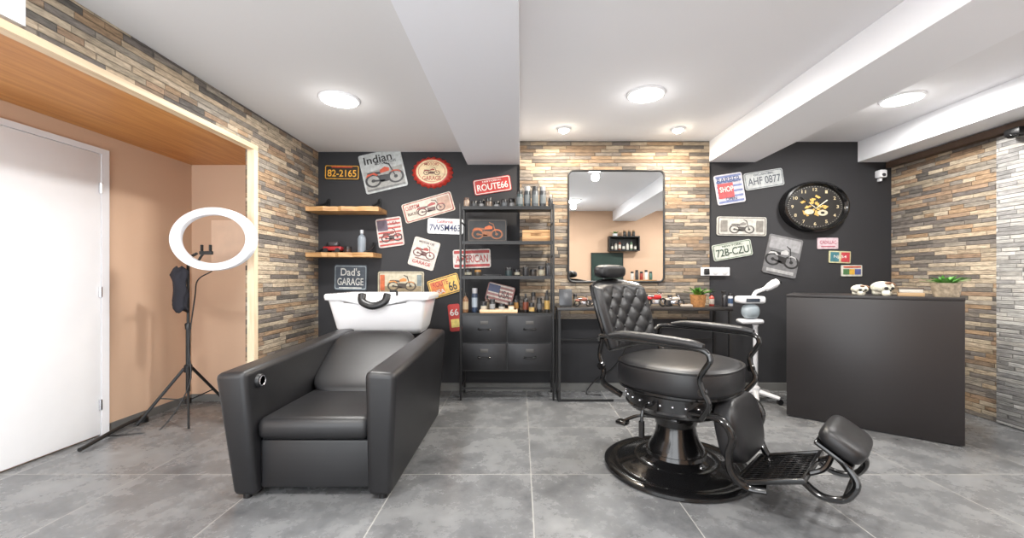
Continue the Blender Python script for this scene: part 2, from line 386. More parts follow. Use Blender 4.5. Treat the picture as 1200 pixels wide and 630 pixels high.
# ---------------- barber chair ----------------
BC=root('barber_chair',(.906,2.414,0),'vintage black leather barber chair with tufted back and round metal base','barber chair',rz=-pi/4)
r=BC
b=B();b.lathe([(0,0),(.40,0),(.41,.008),(.408,.022),(.39,.032),(.36,.034),(.345,.028),(.325,.03),(.31,.04),(.25,.052),(.235,.06),(.22,.058),(.19,.07),(.17,.085),(.165,.105),(0,.105)],seg=72);b.obj('base',mMet,r)
b=B();b.lathe([(.16,.1),(.15,.13),(.125,.17),(.112,.22),(.108,.25),(.115,.255),(.118,.275),(.12,.29),(.16,.32),(.20,.345),(.20,.36)],seg=44);b.obj('pump_column',mMet,r)
b=B();b.box(-.08,.12,-.25,.25,.335,.36,.01);b.lathe([(.20,.34),(.26,.35),(.295,.37),(.302,.385),(.295,.395),(.298,.465),(.306,.475),(.306,.487),(.28,.49),(0,.49)],(.02,0,0),60);b.obj('seat_frame',mMet,r)
b=B();b.sell((.02,0,.555),(.328,.318,.088),(.36,.80),52,22);b.obj('seat',mLea,r,sharp=1.5)
def sring(cx,rx,ry,z,e,n=48): return [(cx+rx*sp(math.cos(2*pi*i/n),e),ry*sp(math.sin(2*pi*i/n),e),z) for i in range(n)]
b=B();b.tube(sring(.02,.323,.313,.615,.8),.008,6,sm=0,closed=True);b.obj('seat_piping',mRub,r)
b=B();b.tube(sring(.02,.318,.309,.484,.85),.011,6,sm=0,closed=True);b.obj('seat_trim_ring',mMet,r)
for i in range(30):
    a=2*pi*i/30;B().sell((.02+.300*math.cos(a),.300*math.sin(a),.43),(.008,.008,.008),nu=8,nv=6).obj('stud',mChr,r)
Ma=Matrix.Translation((.345,0,.325))@Matrix.Rotation(math.radians(-12),4,'Y')
b=B();b.sell((0,0,0),(.062,.215,.16),(.6,.4),28,18,M=Ma);b.obj('calf_cushion',mLea,r,sharp=1.5)
# backrest
NU,NV=56,56
LN=.12
def U0(z): return -.310-LN*((z-.65)/.43)
def backpt(s,t_,side):
    p=.30
    x=(1-p)*s+p*s*math.sqrt(1-t_*t_/2);y=(1-p)*t_+p*t_*math.sqrt(1-s*s/2)
    wv=.292+.02*y
    v=x*wv;z=.86+.20*y
    if y>0: z+=.02*(1-x*x)*y
    u0=U0(z)+.055*x*x
    m_=max(abs(s),abs(t_));ed=(1-m_**5)
    if side>0:
        a=v/.14+(z-.86)/.12;c=v/.14-(z-.86)/.12
        puff=(abs(math.sin(pi*a))*abs(math.sin(pi*c)))**.5
        inner=1 if m_<.76 else max(0,(.86-m_)/.10)
        roll=math.exp(-((m_-.88)/.08)**2)*.014
        u=u0+.055*ed+(.017*puff-.006)*inner+roll
    else: u=u0-.035*ed-.02
    return (u,v,z)
t=bmesh.new();G={}
for side in (1,-1):
    for i in range(NU+1):
        for j in range(NV+1):
            G[side,i,j]=t.verts.new(backpt(-1+2*i/NU,-1+2*j/NV,side))
    for i in range(NU):
        for j in range(NV):
            q=[G[side,i,j],G[side,i+1,j],G[side,i+1,j+1],G[side,i,j+1]]
            t.faces.new(q if side>0 else q[::-1])
bd=[(i,0) for i in range(NU)]+[(NU,j) for j in range(NV)]+[(i,NV) for i in range(NU,0,-1)]+[(0,j) for j in range(NV,0,-1)]
for k in range(len(bd)):
    a=bd[k];c=bd[(k+1)%len(bd)];t.faces.new((G[1,a[0],a[1]],G[-1,a[0],a[1]],G[-1,c[0],c[1]],G[1,c[0],c[1]]))
b=B();b.add(t);bk=b.obj('backrest',mLea,r,sharp=1.3)
b=B();b.tube([backpt(-1+2*i/NU,-1+2*j/NV,-1) for i,j in bd[::2]],.013,8,sm=0,closed=True);b.obj('back_frame',mMet,r)
for ia in range(-4,5):
    for ic in range(-4,5):
        v=(ia+ic)/2*.14;z=.86+(ia-ic)/2*.12
        if abs(v)<.23 and .71<z<1.02:
            B().sell((U0(z)+.055*(v/.29)**2+.053,v,z),(.006,.009,.008),nu=10,nv=6).obj('tuft_button',mLea,bk)
b=B();b.sell((-.445,0,1.14),(.05,.14,.045),(.65,.45),M=None);b.obj('headrest',mLea,r,sharp=1.5)
for v in(-.05,.05): B().tube([(-.455,v,.95),(-.46,v,1.12)],.009,8,sm=0).obj('headrest_post',mMet,r)
for sg in (-1,1):
    v=.38*sg
    ar=bpy.data.objects.new('armrest',None);col.objects.link(ar);ar.parent=r
    b=B();b.tube([(-.2,v,.780),(-.12,v,.793),(0,v,.793),(.14,v,.789),(.25,v,.783),(.305,v,.775)],[.015,.021,.023,.023,.022,.015],14,flat=1.3);b.obj('arm_pad',mLea,ar)
    b=B();b.tube([(-.3,v*.86,.74),(-.26,v*.95,.770),(-.1,v,.770),(.15,v,.766),(.30,v,.759),(.335,v,.72),(.31,v,.67),(.285,v*.98,.62),(.30,v*.96,.56),(.32,v*.93,.50),(.27,v*.82,.42)],.0135,10,flat=1.4);
    b.tube([(-.27,v*.93,.755),(-.285,v*.93,.66),(-.26,v*.93,.57),(-.27,v*.9,.50),(-.20,v*.70,.43)],.013,10,flat=1.4)
    b.obj('arm_support',mMet,ar)
    for (uu,zz) in ((-.268,.60),(.295,.56)):
        b=B();b.lathe([(0,-.012),(.020,-.012),(.024,0),(.020,.012),(0,.012)],(0,0,0),18,M=Matrix.Translation((uu,v*.96,zz))@Matrix.Rotation(pi/2,4,'X'))
        b.obj('pivot_disc',mMet,ar)
    b=B();vv=.24*sg
    b.tube([(.18,vv*.95,.41),(.33,vv,.41),(.385,vv,.34),(.37,vv,.25),(.385,vv,.17),(.44,vv*.85,.115),(.52,vv*.8,.12)],.018,10,flat=1.5);b.obj('footrest_arm',mMet,r)
b=B();b.tube([(0,-.28,.42),(0,-.35,.43),(0,-.39,.41),(0,-.40,.33)],.009,8);b.tube([(0,-.40,.36),(0,-.40,.28)],.015,10,sm=0);b.obj('lever',mMet,r)
b=B();b.tube([(-.02,0,.27),(-.2,-.05,.26),(-.3,-.08,.21)],.010,8);b.box(-.34,-.27,-.11,-.05,.19,.215,.008);b.obj('pump_pedal',mMet,r)
fr=bpy.data.objects.new('footrest',None);col.objects.link(fr);fr.parent=r
Mp=Matrix.Translation((.38,0,.11))@Matrix.Rotation(math.radians(-20),4,'Y')
b=B()
b.box(0,.31,-.215,-.195,-.01,.014,.003,M=Mp);b.box(0,.31,.195,.215,-.01,.014,.003,M=Mp);b.box(0,.018,-.2,.2,-.01,.014,.003,M=Mp);b.box(.292,.31,-.2,.2,-.01,.014,.003,M=Mp)
for k in range(1,8): b.box(k*.038-.006,k*.038+.006,-.205,.205,-.004,.006,0,M=Mp)
for k in range(-6,7): b.box(.01,.30,k*.031-.005,k*.031+.005,-.004,.008,0,M=Mp)
b.box(.115,.195,-.20,.20,-.006,.003,0,M=Mp)
b.obj('foot_plate',mMet,fr)
for sg in(-1,1):
    b=B()
    b.tube([(.64,.15*sg,.20),(.72,.16*sg,.155),(.80,.16*sg,.17),(.84,.15*sg,.24),(.80,.13*sg,.30),(.76,.11*sg,.33)],.015,10,flat=1.3)
    b.tube([(.66,.10*sg,.21),(.72,.09*sg,.25),(.75,.08*sg,.32)],.012,8);b.obj('pad_bracket',mMet,fr)
b=B();b.tube([(.80,-.16,.17),(.80,.16,.17)],.011,8,sm=0);b.obj('cross_bar',mMet,fr)
Mq=Matrix.Translation((.785,0,.378))@Matrix.Rotation(math.radians(32),4,'Y')
b=B();b.sell((0,0,0),(.092,.16,.050),(.65,.45),32,18,M=Mq);b.obj('leg_pad',mLea,fr,sharp=1.5)
b=B();b.box(-.08,.08,-.145,.145,-.062,-.040,.01,M=Mq);b.obj('pad_back_plate',mMet,fr)
# ---------------- reception desk ----------------
r=root('reception_desk',(2.65,3.173,0),'matte black rectangular reception counter standing on the tiled floor','desk',rz=math.atan2(-.62,.754))
b=B();b.box(-.488,.488,-.25,-.225,.012,.945,.002);b.obj('front_panel',mDesk,r)
for x in(-.488,.463): B().box(x,x+.025,-.2245,.25,.012,.945,.002).obj('side_panel',mDesk,r)
b=B();b.box(-.49,.49,-.252,.255,.9455,.968,.003);b.obj('worktop',mDesk,r)
b=B();b.box(-.462,.462,-.2,.24,.5,.52);b.obj('shelf_board',mDesk,r)
b=B();b.box(-.47,.47,-.23,.23,0,.012);b.obj('plinth',mRub,r)
# ---------------- shelving unit ----------------
ux0,ux1,uy0,uy1=-.546,.304,3.70,3.98
r=root('shelving_unit',((ux0+ux1)/2,(uy0+uy1)/2,0),'tall black metal open shelving unit with four drawers','shelving unit')
hx=(ux1-ux0)/2;hy=.14
for a in(-1,1):
    for c in(-1,1):
        x=a*(hx-.009);y=c*(hy-.009);B().box(x-.009,x+.009,y-.009,y+.009,0,1.76,.002).obj('post',mMat,r)
ZS=[1.739,1.427,1.116,.782]
for z in ZS:
    b=B();b.box(-hx+.019,hx-.019,-hy,hy,z-.012,z)
    b.box(-hx+.019,hx-.019,-hy,-hy+.006,z-.03,z-.0125);b.obj('shelf_board',mMat,r)
for a in (-1,1):
    x=a*(hx-.009)
    for z in (.12,1.6,1.3): B().box(x-.005,x+.005,-hy+.02,hy-.02,z-.005,z+.005).obj('side_rail',mMat,r)
B().box(-hx+.02,hx-.02,-hy+.005,-hy+.013,.10,.115).obj('front_rail',mMat,r)
b=B();b.box(-hx+.02,hx-.02,-hy+.012,hy-.004,.262,.765);b.obj('drawer_cabinet',mMat,r)
mDr=mat('dark_steel_drawer',(36,36,38),.38,.4,var=.15)
for cx in (-.203,.203):
    for z0 in (.272,.522):
        b=B();b.box(cx-.197,cx+.197,-hy-.006,-hy+.010,z0,z0+.238,.004);d=b.obj('drawer',mDr,r)
        b=B();b.tube([(cx-.05,-hy-.006,z0+.125),(cx-.045,-hy-.028,z0+.115),(cx+.045,-hy-.028,z0+.115),(cx+.05,-hy-.006,z0+.125)],.006,8,sm=3);b.obj('handle',mMet,d)
        b=B();b.box(cx-.035,cx+.035,-hy-.009,-hy-.006,z0+.16,z0+.19,.001);b.obj('label_holder',C(70,68,66),d)
# ---------------- console table ----------------
tx0,tx1,ty0,ty1=.325,1.88,3.66,3.99
r=root('console_table',((tx0+tx1)/2,(ty0+ty1)/2,0),'long narrow black console table on thin metal legs','table')
hx2=(tx1-tx0)/2;hy2=(ty1-ty0)/2
B().box(-hx2,hx2,-hy2,hy2,.806,.834,.003).obj('tabletop',mat('black_tabletop',(34,31,30),.35,var=.2,scale=20),r)
for a in(-1,1):
    x=a*(hx2-.02);b=B()
    for y in(-hy2+.015,hy2-.015): b.box(x-.011,x+.011,y-.011,y+.011,0,.805)
    b.box(x-.011,x+.011,-hy2+.027,hy2-.027,.0,.02);b.obj('leg_frame',mMat,r)
B().box(-hx2+.032,-hx2+.5,-hy2+.008,-hy2+.026,.0,.018).obj('foot_rail',mMat,r)
B().box(-hx2+.032,hx2-.032,hy2-.02,hy2-.005,.5,.515).obj('back_rail',mMat,r)
# ---------------- mirror ----------------
mx0,mx1,mz0,mz1=PX(666,4.0),PX(778,4.0),PZ(330,4.0),PZ(200,4.0)
mw,mh=mx1-mx0,mz1-mz0
r=root('wall_mirror',((mx0+mx1)/2,4.0,mz0),'tall mirror with rounded corners and thin black frame on stone wall','mirror')
o=rrect(mw,mh,.05,8,0,mh/2)
B().prism(rrect(mw-.012,mh-.012,.045,8,0,mh/2),-.002,.013).obj('glass',mMir,r)
B().tube([(x,-.004,z) for x,z in o],.010,8,sm=0,closed=True).obj('frame',mMat,r)
# ---------------- ring light ----------------
r=root('ring_light',(-2.57,3.20,0),'white ring lamp on black tripod stand in the niche','ring light')
def RL(x,y,z): return (x+2.57,y-3.20,z)
rd=2.93;rc=RL(PX(250,rd),rd,PZ(280,rd));A0,B0,A1,B1=.303,.224,.235,.170
t=bmesh.new();RN=[];n=72
cs=[(0,-.010),(.06,-.018),(.94,-.018),(1,-.010),(1,.02),(0,.02)]
for i in range(n):
    a=2*pi*i/n;rr=[]
    for f,yy in cs:
        rr.append(t.verts.new((rc[0]+(A1+(A0-A1)*f)*math.cos(a),rc[1]+yy,rc[2]+(B1+(B0-B1)*f)*math.sin(a))))
    RN.append(rr)
for i in range(n):
    a=RN[i];c=RN[(i+1)%n]
    for k in range(len(cs)): t.faces.new((a[k],a[(k+1)%len(cs)],c[(k+1)%len(cs)],c[k]))
B().add(t).obj('lamp_ring',mRing,r,sharp=.5)
P0=(-2.57,3.2)
b=B();b.tube([RL(*P0,.22),RL(*P0,1.12)],.010,10,sm=0);b.tube([RL(*P0,.22),RL(*P0,.72)],.015,10,sm=0);b.obj('pole',mMat,r)
for z,q in ((.37,[(.026,0),(.028,.05),(.02,.06)]),(.70,[(.02,0),(.022,.04),(.016,.05)]),(.13,[(.02,0),(.022,.04)])): B().lathe(q,RL(*P0,z),14).obj('clamp',mRub,r)
for ft in ((-2.83,3.05),(-2.45,3.50),(-2.39,2.98)):
    B().tube([RL(P0[0]+(ft[0]-P0[0])*.08,P0[1]+(ft[1]-P0[1])*.08,.40),RL(ft[0],ft[1],.012)],.011,8,sm=0,flat=.7).obj('leg',mMat,r)
    B().tube([RL(*P0,.15),RL(P0[0]+(ft[0]-P0[0])*.55,P0[1]+(ft[1]-P0[1])*.55,.19)],.005,8,sm=0).obj('brace',mMat,r)
b=B();b.tube([RL(-2.57,3.2,1.12),RL(-2.53,3.15,1.19),RL(-2.42,3.02,1.24),RL(-2.31,2.95,1.27)],.010,8);b.obj('gooseneck',mMat,r)
b=B();hx_=rc[0]-.05;b.box(hx_-.045,hx_+.045,rc[1]-.01,rc[1]+.01,rc[2]-.11,rc[2]-.085,.004);b.box(hx_-.035,hx_-.025,rc[1]-.012,rc[1]+.01,rc[2]-.085,rc[2]-.04,.003);b.box(hx_+.025,hx_+.035,rc[1]-.012,rc[1]+.01,rc[2]-.085,rc[2]-.04,.003)
b.tube([(hx_-.02,rc[1],rc[2]-.1),(hx_-.05,rc[1]+.01,rc[2]-.13),(hx_-.07,rc[1]+.01,rc[2]-.17)],.008,8);b.obj('phone_holder',mMat,r)
b=B();b.tube([RL(-2.2,2.95,1.145),RL(-2.34,3.0,1.08),RL(-2.44,3.1,.95),RL(-2.5,3.12,.6),RL(-2.48,3.1,.3),RL(-2.6,3.0,.01),RL(-2.7,2.9,.008),RL(-2.86,2.85,.008)],.0045,6);b.obj('power_cable',mRub,r)
t=bmesh.new();rg=[]
for k,(z,w_,d_) in enumerate([(1.17,.02,.02),(1.15,.05,.035),(1.10,.055,.04),(1.05,.042,.03),(.99,.05,.035),(.93,.048,.035),(.88,.05,.03),(.85,.045,.025)]):
    rg.append([t.verts.new((-2.575+.01*math.sin(k*2)+w_*(1+.18*math.sin(5*a+k))*math.cos(a),3.13+d_*math.sin(a),z-.02*math.sin(3*a))) for a in [2*pi*i/24 for i in range(24)]])
for a,c in zip(rg,rg[1:]):
    for i in range(24): t.faces.new((a[i],a[(i+1)%24],c[(i+1)%24],c[i]))
t.faces.new(rg[0]);t.faces.new(rg[-1])
B().add(t).obj('hanging_cloth',mat('dark_fabric',(34,34,42),.9,var=.2,bump=.4),label='crumpled black cloth bag hanging on the lamp stand',cat='bag',sharp=2)
b=B();b.tube([(-2.87,3.12,.04),(-2.86,2.95,.03),(-2.77,2.6,.018)],.013,8);b.lathe([(.03,0),(.032,.03),(.018,.05)],(-2.88,3.16,0.0),12);b.obj('folded_pole',mMat,label='thin black folded stand pole lying on the tiles',cat='pole')
# ---------------- signs ----------------
def moto(b1,b2,cx,cz,w,h,y):
    R=h*.27;wx=w*.30
    for s in(-1,1):
        b1.ann(cx+s*wx,cz-h*.2,R*1.25,R,R*.92,R*.74,y);b1.ann(cx+s*wx,cz-h*.2,R*.3,R*.25,.0005,.0005,y,10)
    def P(*p): return [(cx+a*w,cz+c*h) for a,c in p]
    b1.flat(P((-.14,-.32),(.12,-.32),(.14,-.05),(-.12,-.02)),y-.0003)
    b1.flat(P((.31,-.22),(.28,-.2),(.16,.38),(.2,.38)),y-.0003)
    b1.flat(P((.2,.36),(.06,.46),(.06,.41),(.17,.32)),y-.0006)
    b1.flat(P((-.42,.08),(-.08,.02),(-.06,.12),(-.3,.16),(-.42,.15)),y-.0006)
    b1.flat(P((-.3,-.24),(.0,-.3),(.0,-.24),(-.3,-.16)),y-.0003)
    b2.flat(P((-.08,.05),(.16,.08),(.17,.2),(.06,.28),(-.08,.18)),y-.0009)
    b2.flat(P((-.48,-.02),(-.42,.1),(-.24,.12),(-.14,.0),(-.2,-.02),(-.28,.06),(-.4,.02)),y-.0009)
    b2.flat(P((.18,.0),(.26,.08),(.4,.04),(.46,-.1),(.38,-.0),(.26,.02)),y-.0009)
def sign(px,py,w,h,ang,bg,items,label,name='metal_sign',cat='sign',d=4.033,z=None,tilt=0,group='vintage metal signs on the dark walls',rough=.4,rad=.02):
    k=d/F;W=w*k;Hh=h*k
    loc=(PX(px,d),d,PZ(py,d) if z is None else z)
    p=B().prism(rrect(W,Hh,rad),-.004,.0065).obj(name,worn(*bg),label=label,cat=cat,group=group,loc=loc,rot=(tilt,-math.radians(ang),0))
    y=-.0048
    for it in items:
        y-=.0006;q=it[0]
        if q=='t': text(it[1],it[4]*W,it[5]*Hh,worn(*it[6]),p,(it[2]*W,y,it[3]*Hh))
        elif q=='r': B().flat(rrect(it[3]*W,it[4]*Hh,.004,2,it[1]*W,it[2]*Hh),y).obj('colour_panel',worn(*it[5]),p)
        elif q=='b':
            t=bmesh.new();a=rrect(W*.96,Hh*.92,rad*.8);c=rrect(W*.92,Hh*.84,rad*.6)
            a=[t.verts.new((x,y,zz)) for x,zz in a];c=[t.verts.new((x,y,zz)) for x,zz in c];n=len(a)
            for i in range(n): t.faces.new((a[i],a[(i+1)%n],c[(i+1)%n],c[i]))
            B().add(t).obj('border_line',worn(*it[1]),p)
        elif q=='m':
            b1=B();b2=B();moto(b1,b2,it[1]*W,it[2]*Hh,it[3]*W,it[4]*Hh,y);y-=.001
            b1.obj('motorcycle_picture',worn(*it[5]),p);b2.obj('motorcycle_colour',worn(*it[6]),p)
        elif q=='z':
            n=it[1];b=B()
            for i in range(n):
                zz=-.42+.84*i/(n-1);b.flat([(-.45*W,(zz-.21/n)*Hh*1),(.45*W,(zz-.21/n)*Hh),(.45*W,(zz+.21/n)*Hh),(-.45*W,(zz+.21/n)*Hh)],y)
            b.obj('stripes',worn(*it[2]),p)
    return p
RED=(160,42,38);CRM=(190,182,166);BLK=(28,28,30);YEL=(222,166,56);WHT=(200,200,195);ORG=(196,88,42);BLU=(48,66,108)
sign(401,202,41,17,-1,(34,30,26),[('b',YEL),('r',0,.36,.6,.08,(180,60,40)),('t','82-2165',0,-.06,.82,.48,YEL)],'black licence plate with yellow characters','license_plate','license plate')
sign(449,200,50,46,13,(172,176,176),[('r',0,-.2,.92,.5,(146,146,142)),('t','Indian',-.06,.33,.66,.2,BLK),('m',.0,-.08,.9,.62,(52,52,56),(180,74,48)),('t','MOTORCYCLES',.1,.2,.5,.06,BLK),('r',0,-.43,.9,.05,(110,110,110))],'pale metal poster with orange motorcycle and script lettering')
sign(577,217,44,18,9,RED,[('b',WHT),('t','ROUTE66',0,-.06,.82,.42,WHT),('t','HISTORIC',0,.3,.5,.1,WHT)],'red plate with white route lettering','license_plate','license plate')
sign(502,243,60,23,16,(182,172,158),[('b',(140,60,50)),('r',.32,0,.24,.7,(160,128,110)),('m',.05,0,.62,.72,(80,54,50),(140,50,46)),('t','CUSTOM',-.3,.22,.28,.2,RED),('t','BIKES',-.32,-.1,.2,.14,(80,60,50))],'cream oblong metal sign with red motorcycle, tilted')
sign(522,265,42,18,-2,(205,205,205),[('t','California',-.02,.3,.45,.2,RED),('t','7WSM463',-.01,-.1,.86,.42,(40,48,90))],'white licence plate with dark blue characters','license_plate','license plate')
sign(457,272,30,34,8,(184,174,168),[('z',7,(160,66,60)),('r',-.25,.25,.4,.36,(90,76,90)),('m',.05,-.1,.75,.5,(60,46,46),(120,60,54)),('t','USA',.2,.3,.3,.12,(120,40,40))],'red and cream striped metal sign, tilted')
sign(497,297,31,34,-16,(188,180,172),[('m',0,.08,.8,.5,(90,56,52),(150,60,52)),('t','GARAGE',0,-.33,.7,.12,RED),('t','MOTOR OIL',0,.38,.6,.08,(90,80,80)),('r',0,-.2,.6,.04,(120,90,80))],'pale tilted metal sign with red motorcycle')
sign(553,303,44,22,2,(198,190,184),[('r',0,.36,.94,.16,RED),('t','AMERICAN',0,.0,.86,.4,RED),('r',0,-.36,.94,.14,RED)],'cream sign with red block lettering behind the shelving')
sign(521,335,37,22,17,(214,172,84),[('b',(60,50,40)),('r',-.22,0,.4,.7,(196,110,56)),('t','ROUTE',-.1,.2,.5,.28,RED),('t','66',.25,-.1,.25,.5,BLK),('t','USA',-.2,-.22,.35,.24,WHT)],'yellow and orange tilted metal sign')
sign(411,325,38,30,-1,(62,70,80),[('b',(140,150,155)),('t',"Dad's",0,.22,.6,.3,WHT),('t','GARAGE',0,-.16,.8,.28,WHT),('r',0,-.4,.7,.04,WHT)],'dark slate-blue sign with white garage lettering')
sign(470,331,54,26,0,(178,170,148),[('b',(120,110,90)),('r',.0,-.28,.88,.24,(140,124,96)),('m',.02,.0,.62,.78,(66,56,46),(190,124,60)),('r',-.4,0,.1,.7,(180,90,50)),('r',.4,.1,.1,.5,(110,120,120))],'cream sign with orange motorcycle above the basin')
sign(533,372,14,32,6,(176,46,40),[('t','66',0,.2,.7,.24,WHT),('r',0,-.2,.7,.3,(214,194,110))],'small red and yellow tilted sign beside the shelving')
sign(855,221,33,35,9,(176,174,182),[('z',6,(96,108,150)),('r',-.15,-.05,.56,.5,(160,60,64)),('t','BARBER',0,.30,.84,.18,BLU),('t','SHOP',-.12,.0,.48,.18,WHT),('t','OPEN',.0,-.34,.4,.1,BLU)],'red, white and blue barber sign, tilted')
sign(895,210,46,20,9,(158,162,162),[('b',(90,96,100)),('t','AHF 0877',0,-.04,.84,.44,(50,56,66)),('t','OKLAHOMA',0,.32,.5,.12,(60,70,80))],'weathered grey licence plate with dark characters','license_plate','license plate')
sign(869,265,58,22,-1,(176,174,168),[('b',(100,96,90)),('m',0,0,.5,.82,(66,62,60),(120,116,112)),('r',-.36,.0,.14,.6,(120,116,110)),('r',.36,.0,.14,.6,(120,116,110))],'grey and white oblong sign with vintage motorcycle')
sign(858,293,46,19,10,(174,178,170),[('b',(80,100,80)),('t','72B-CZU',0,-.06,.84,.46,(44,62,50)),('t','NEW YORK',0,.32,.5,.12,(60,80,60))],'pale licence plate with dark green characters, tilted','license_plate','license plate')
sign(917,300,40,46,-12,(104,104,106),[('r',0,.3,.9,.3,(140,140,142)),('m',0,.0,.92,.6,(34,34,36),(176,176,176)),('r',0,-.40,.8,.08,(160,160,160))],'black and white motorcycle metal poster, tilted')
sign(970,285,24,13,0,(192,172,178),[('t','CADILLAC',0,.1,.8,.3,(150,60,80)),('r',0,-.28,.7,.1,(160,90,100))],'small pink licence plate sticker on dark wall','license_plate','license plate',rad=.008)
sign(984,301,25,14,-2,(180,176,140),[('r',-.25,0,.4,.8,(60,110,120)),('r',.25,.0,.4,.8,(170,56,64)),('t','NJ 54',0,.0,.6,.3,WHT)],'small multicoloured licence plate sticker','license_plate','license plate',rad=.008)
sign(998,317,24,13,0,(190,188,178),[('r',-.28,-.1,.3,.5,(70,110,70)),('r',.0,-.1,.26,.5,(190,150,60)),('r',.28,-.1,.3,.5,(70,80,130)),('r',0,.34,.86,.14,(170,74,54))],'small multicoloured plate sticker with red band','license_plate','license plate',rad=.008)
# bottle cap
k=4.0/F
p=root('bottle_cap_sign',(PX(506,4.0),4.015,PZ(201,4.0)),'round red bottle-cap wall sign with cream centre','sign')
t=bmesh.new();n=168
def cap(sc_,y,am=.035): return [t.verts.new((sc_*24*k*(1+am*math.cos(21*2*pi*i/n))*math.cos(2*pi*i/n),y,sc_*18.3*k*(1+am*math.cos(21*2*pi*i/n))*math.sin(2*pi*i/n))) for i in range(n)]
R_=[cap(1,.024),cap(.98,.015),cap(.88,-.012,.02),cap(.8,-.018,0)]
for a,c in zip(R_,R_[1:]):
    for i in range(n): t.faces.new((a[i],a[(i+1)%n],c[(i+1)%n],c[i]))
t.faces.new(R_[-1])
B().add(t).obj('cap',C(168,50,40,.3),p,sharp=1.2)
B().ann(0,0,24*k*.76,18.3*k*.76,.001,.001,-.0195,48).obj('cream_disc',worn(206,184,144),p)
B().ann(0,0,24*k*.66,18.3*k*.66,24*k*.635,18.3*k*.635,-.0203,48).obj('emblem_ring',C(*RED),p)
b1=B();b2=B();moto(b1,b2,0,.005,.17,.085,-.0212);b1.obj('motorcycle_picture',C(90,56,44),p);b2.obj('motorcycle_colour',C(150,60,44),p)
text('GARAGE',.18,.042,C(150,50,40),p,(0,-.0215,-.062));text('MOTORS',.14,.026,C(150,50,40),p,(0,-.0215,.072))
# clock
p=root('wall_clock',(PX(955,3.99),3.99,PZ(242,3.99)),'large round black wall clock with gold ornament face','clock')
k=3.99/F;cx_,cz_=39*k,29.5*k
def ell(f,y,n=72): return [(f*cx_*math.cos(2*pi*i/n),y,f*cz_*math.sin(2*pi*i/n)) for i in range(n)]
b=B();t=bmesh.new();prof=[(.84,.049),(1,.049),(1.0,-.01),(.97,-.035),(.92,-.04),(.86,-.02),(.84,.0)]
R_=[[t.verts.new(v) for v in ell(f,y)] for f,y in prof]
for a,c in zip(R_,R_[1:]+[R_[0]]):
    for i in range(72): t.faces.new((a[i],a[(i+1)%72],c[(i+1)%72],c[i]))
b.add(t);b.obj('case',mMet,p,sharp=.9)
b=B();b.flat([(x,z) for x,y,z in ell(.86,0)],.0);b.obj('dial',C(30,28,26),p)
GLD=mat('gold_paint',(196,160,88),.4,var=.3,scale=30)
b=B()
for i in range(60):
    a=2*pi*i/60
    b.ann(cx_*.8*math.cos(a),cz_*.8*math.sin(a),.003,.0025,.0003,.0003,-.001,6)
b.obj('minute_track',C(190,186,176),p)
for i in range(12):
    a=pi/2-2*pi*(i+1)/12;nm=['1','2','3','4','5','6','7','8','9','10','11','12'][i]
    text(nm,.018*len(nm)+.006,.03,C(196,180,144),p,(cx_*.68*math.cos(a),-.0015,cz_*.68*math.sin(a)),name='numeral')
b=B();random.seed(9)
for i in range(30):
    a=2*pi*i/30*2+random.uniform(-.3,.3);r0=random.uniform(.06,.36);r1=r0+random.uniform(.10,.18)
    c0=(cx_*r0*math.cos(a),cz_*r0*math.sin(a));c1=(cx_*r1*math.cos(a+.25),cz_*r1*math.sin(a+.25));m_=(cx_*(r0+r1)/2*math.cos(a+.34),cz_*(r0+r1)/2*math.sin(a+.34));m2=(cx_*(r0+r1)/2*math.cos(a-.12),cz_*(r0+r1)/2*math.sin(a-.12))
    b.flat([c0,m_,c1,m2],-.002-.0001*i)
b.obj('leaf_ornament',GLD,p)
b=B();b.ann(-.06,-.05,.045,.025,.001,.001,-.006,20);b.ann(.07,-.06,.05,.028,.02,.012,-.006,20);b.obj('centre_emblem',worn(186,178,156),p)
B().flat([(-.004,-.02),(.004,-.02),(.12,.06),(.11,.066)],-.008).obj('hour_hand',C(216,210,190),p);B().flat([(-.01,.0),(.005,-.02),(-.14,.09),(-.145,.085)],-.009).obj('minute_hand',C(216,210,190),p)
# outlet
r=root('power_socket',(PX(838,4.01),4.003,PZ(318,4.0)),'white triple wall socket with plugs beside the mirror','socket')
B().box(-.14,.14,.0,.012,-.04,.04,.006).obj('cover_plate',mWhite,r)
for x in(-.09,0,.09): B().lathe([(.03,0),(.032,.006),(.026,.008)],(0,0,0),18,M=Matrix.Translation((x,0,0))@Matrix.Rotation(pi/2,4,'X')).obj('socket_ring',C(190,190,192),r)
B().box(-.115,-.07,-.04,-.002,-.03,.03,.008).obj('plug',mRub,r)
# ---------------- wall shelves ----------------
def wshelf(x1,z,lab):
    r=root('wall_shelf',((XL+x1)/2,3.92,z),lab,'shelf',group='wooden shelves on the dark wall')
    hw=(x1-XL)/2-.004
    b=B();n=16;pts=[]
    for i in range(n+1): pts.append((-hw+2*hw*i/n,-.13+.010*math.sin(i*1.3)+.006*math.sin(i*2.9)))
    t=bmesh.new();a=[t.verts.new((x,y,-.04)) for x,y in pts]+[t.verts.new((hw,.115,-.04)),t.verts.new((-hw,.115,-.04))]
    c=[t.verts.new((x,y-.006,0)) for x,y in pts]+[t.verts.new((hw,.115,0)),t.verts.new((-hw,.115,0))]
    t.faces.new(a);t.faces.new(c);m_=len(a)
    for i in range(m_): t.faces.new((a[i],a[(i+1)%m_],c[(i+1)%m_],c[i]))
    b.add(t);b.obj('board',mShelfW,r)
    for x in(-hw+.1,hw-.07):
        b=B();b.box(x-.016,x+.016,-.125,.115,.001,.009);b.box(x-.016,x+.016,.10,.110,.001,.11);b.tube([(x,-.12,.008),(x,-.04,.025),(x,.06,.065),(x,.104,.105)],.011,8);b.obj('bracket',mMat,r)
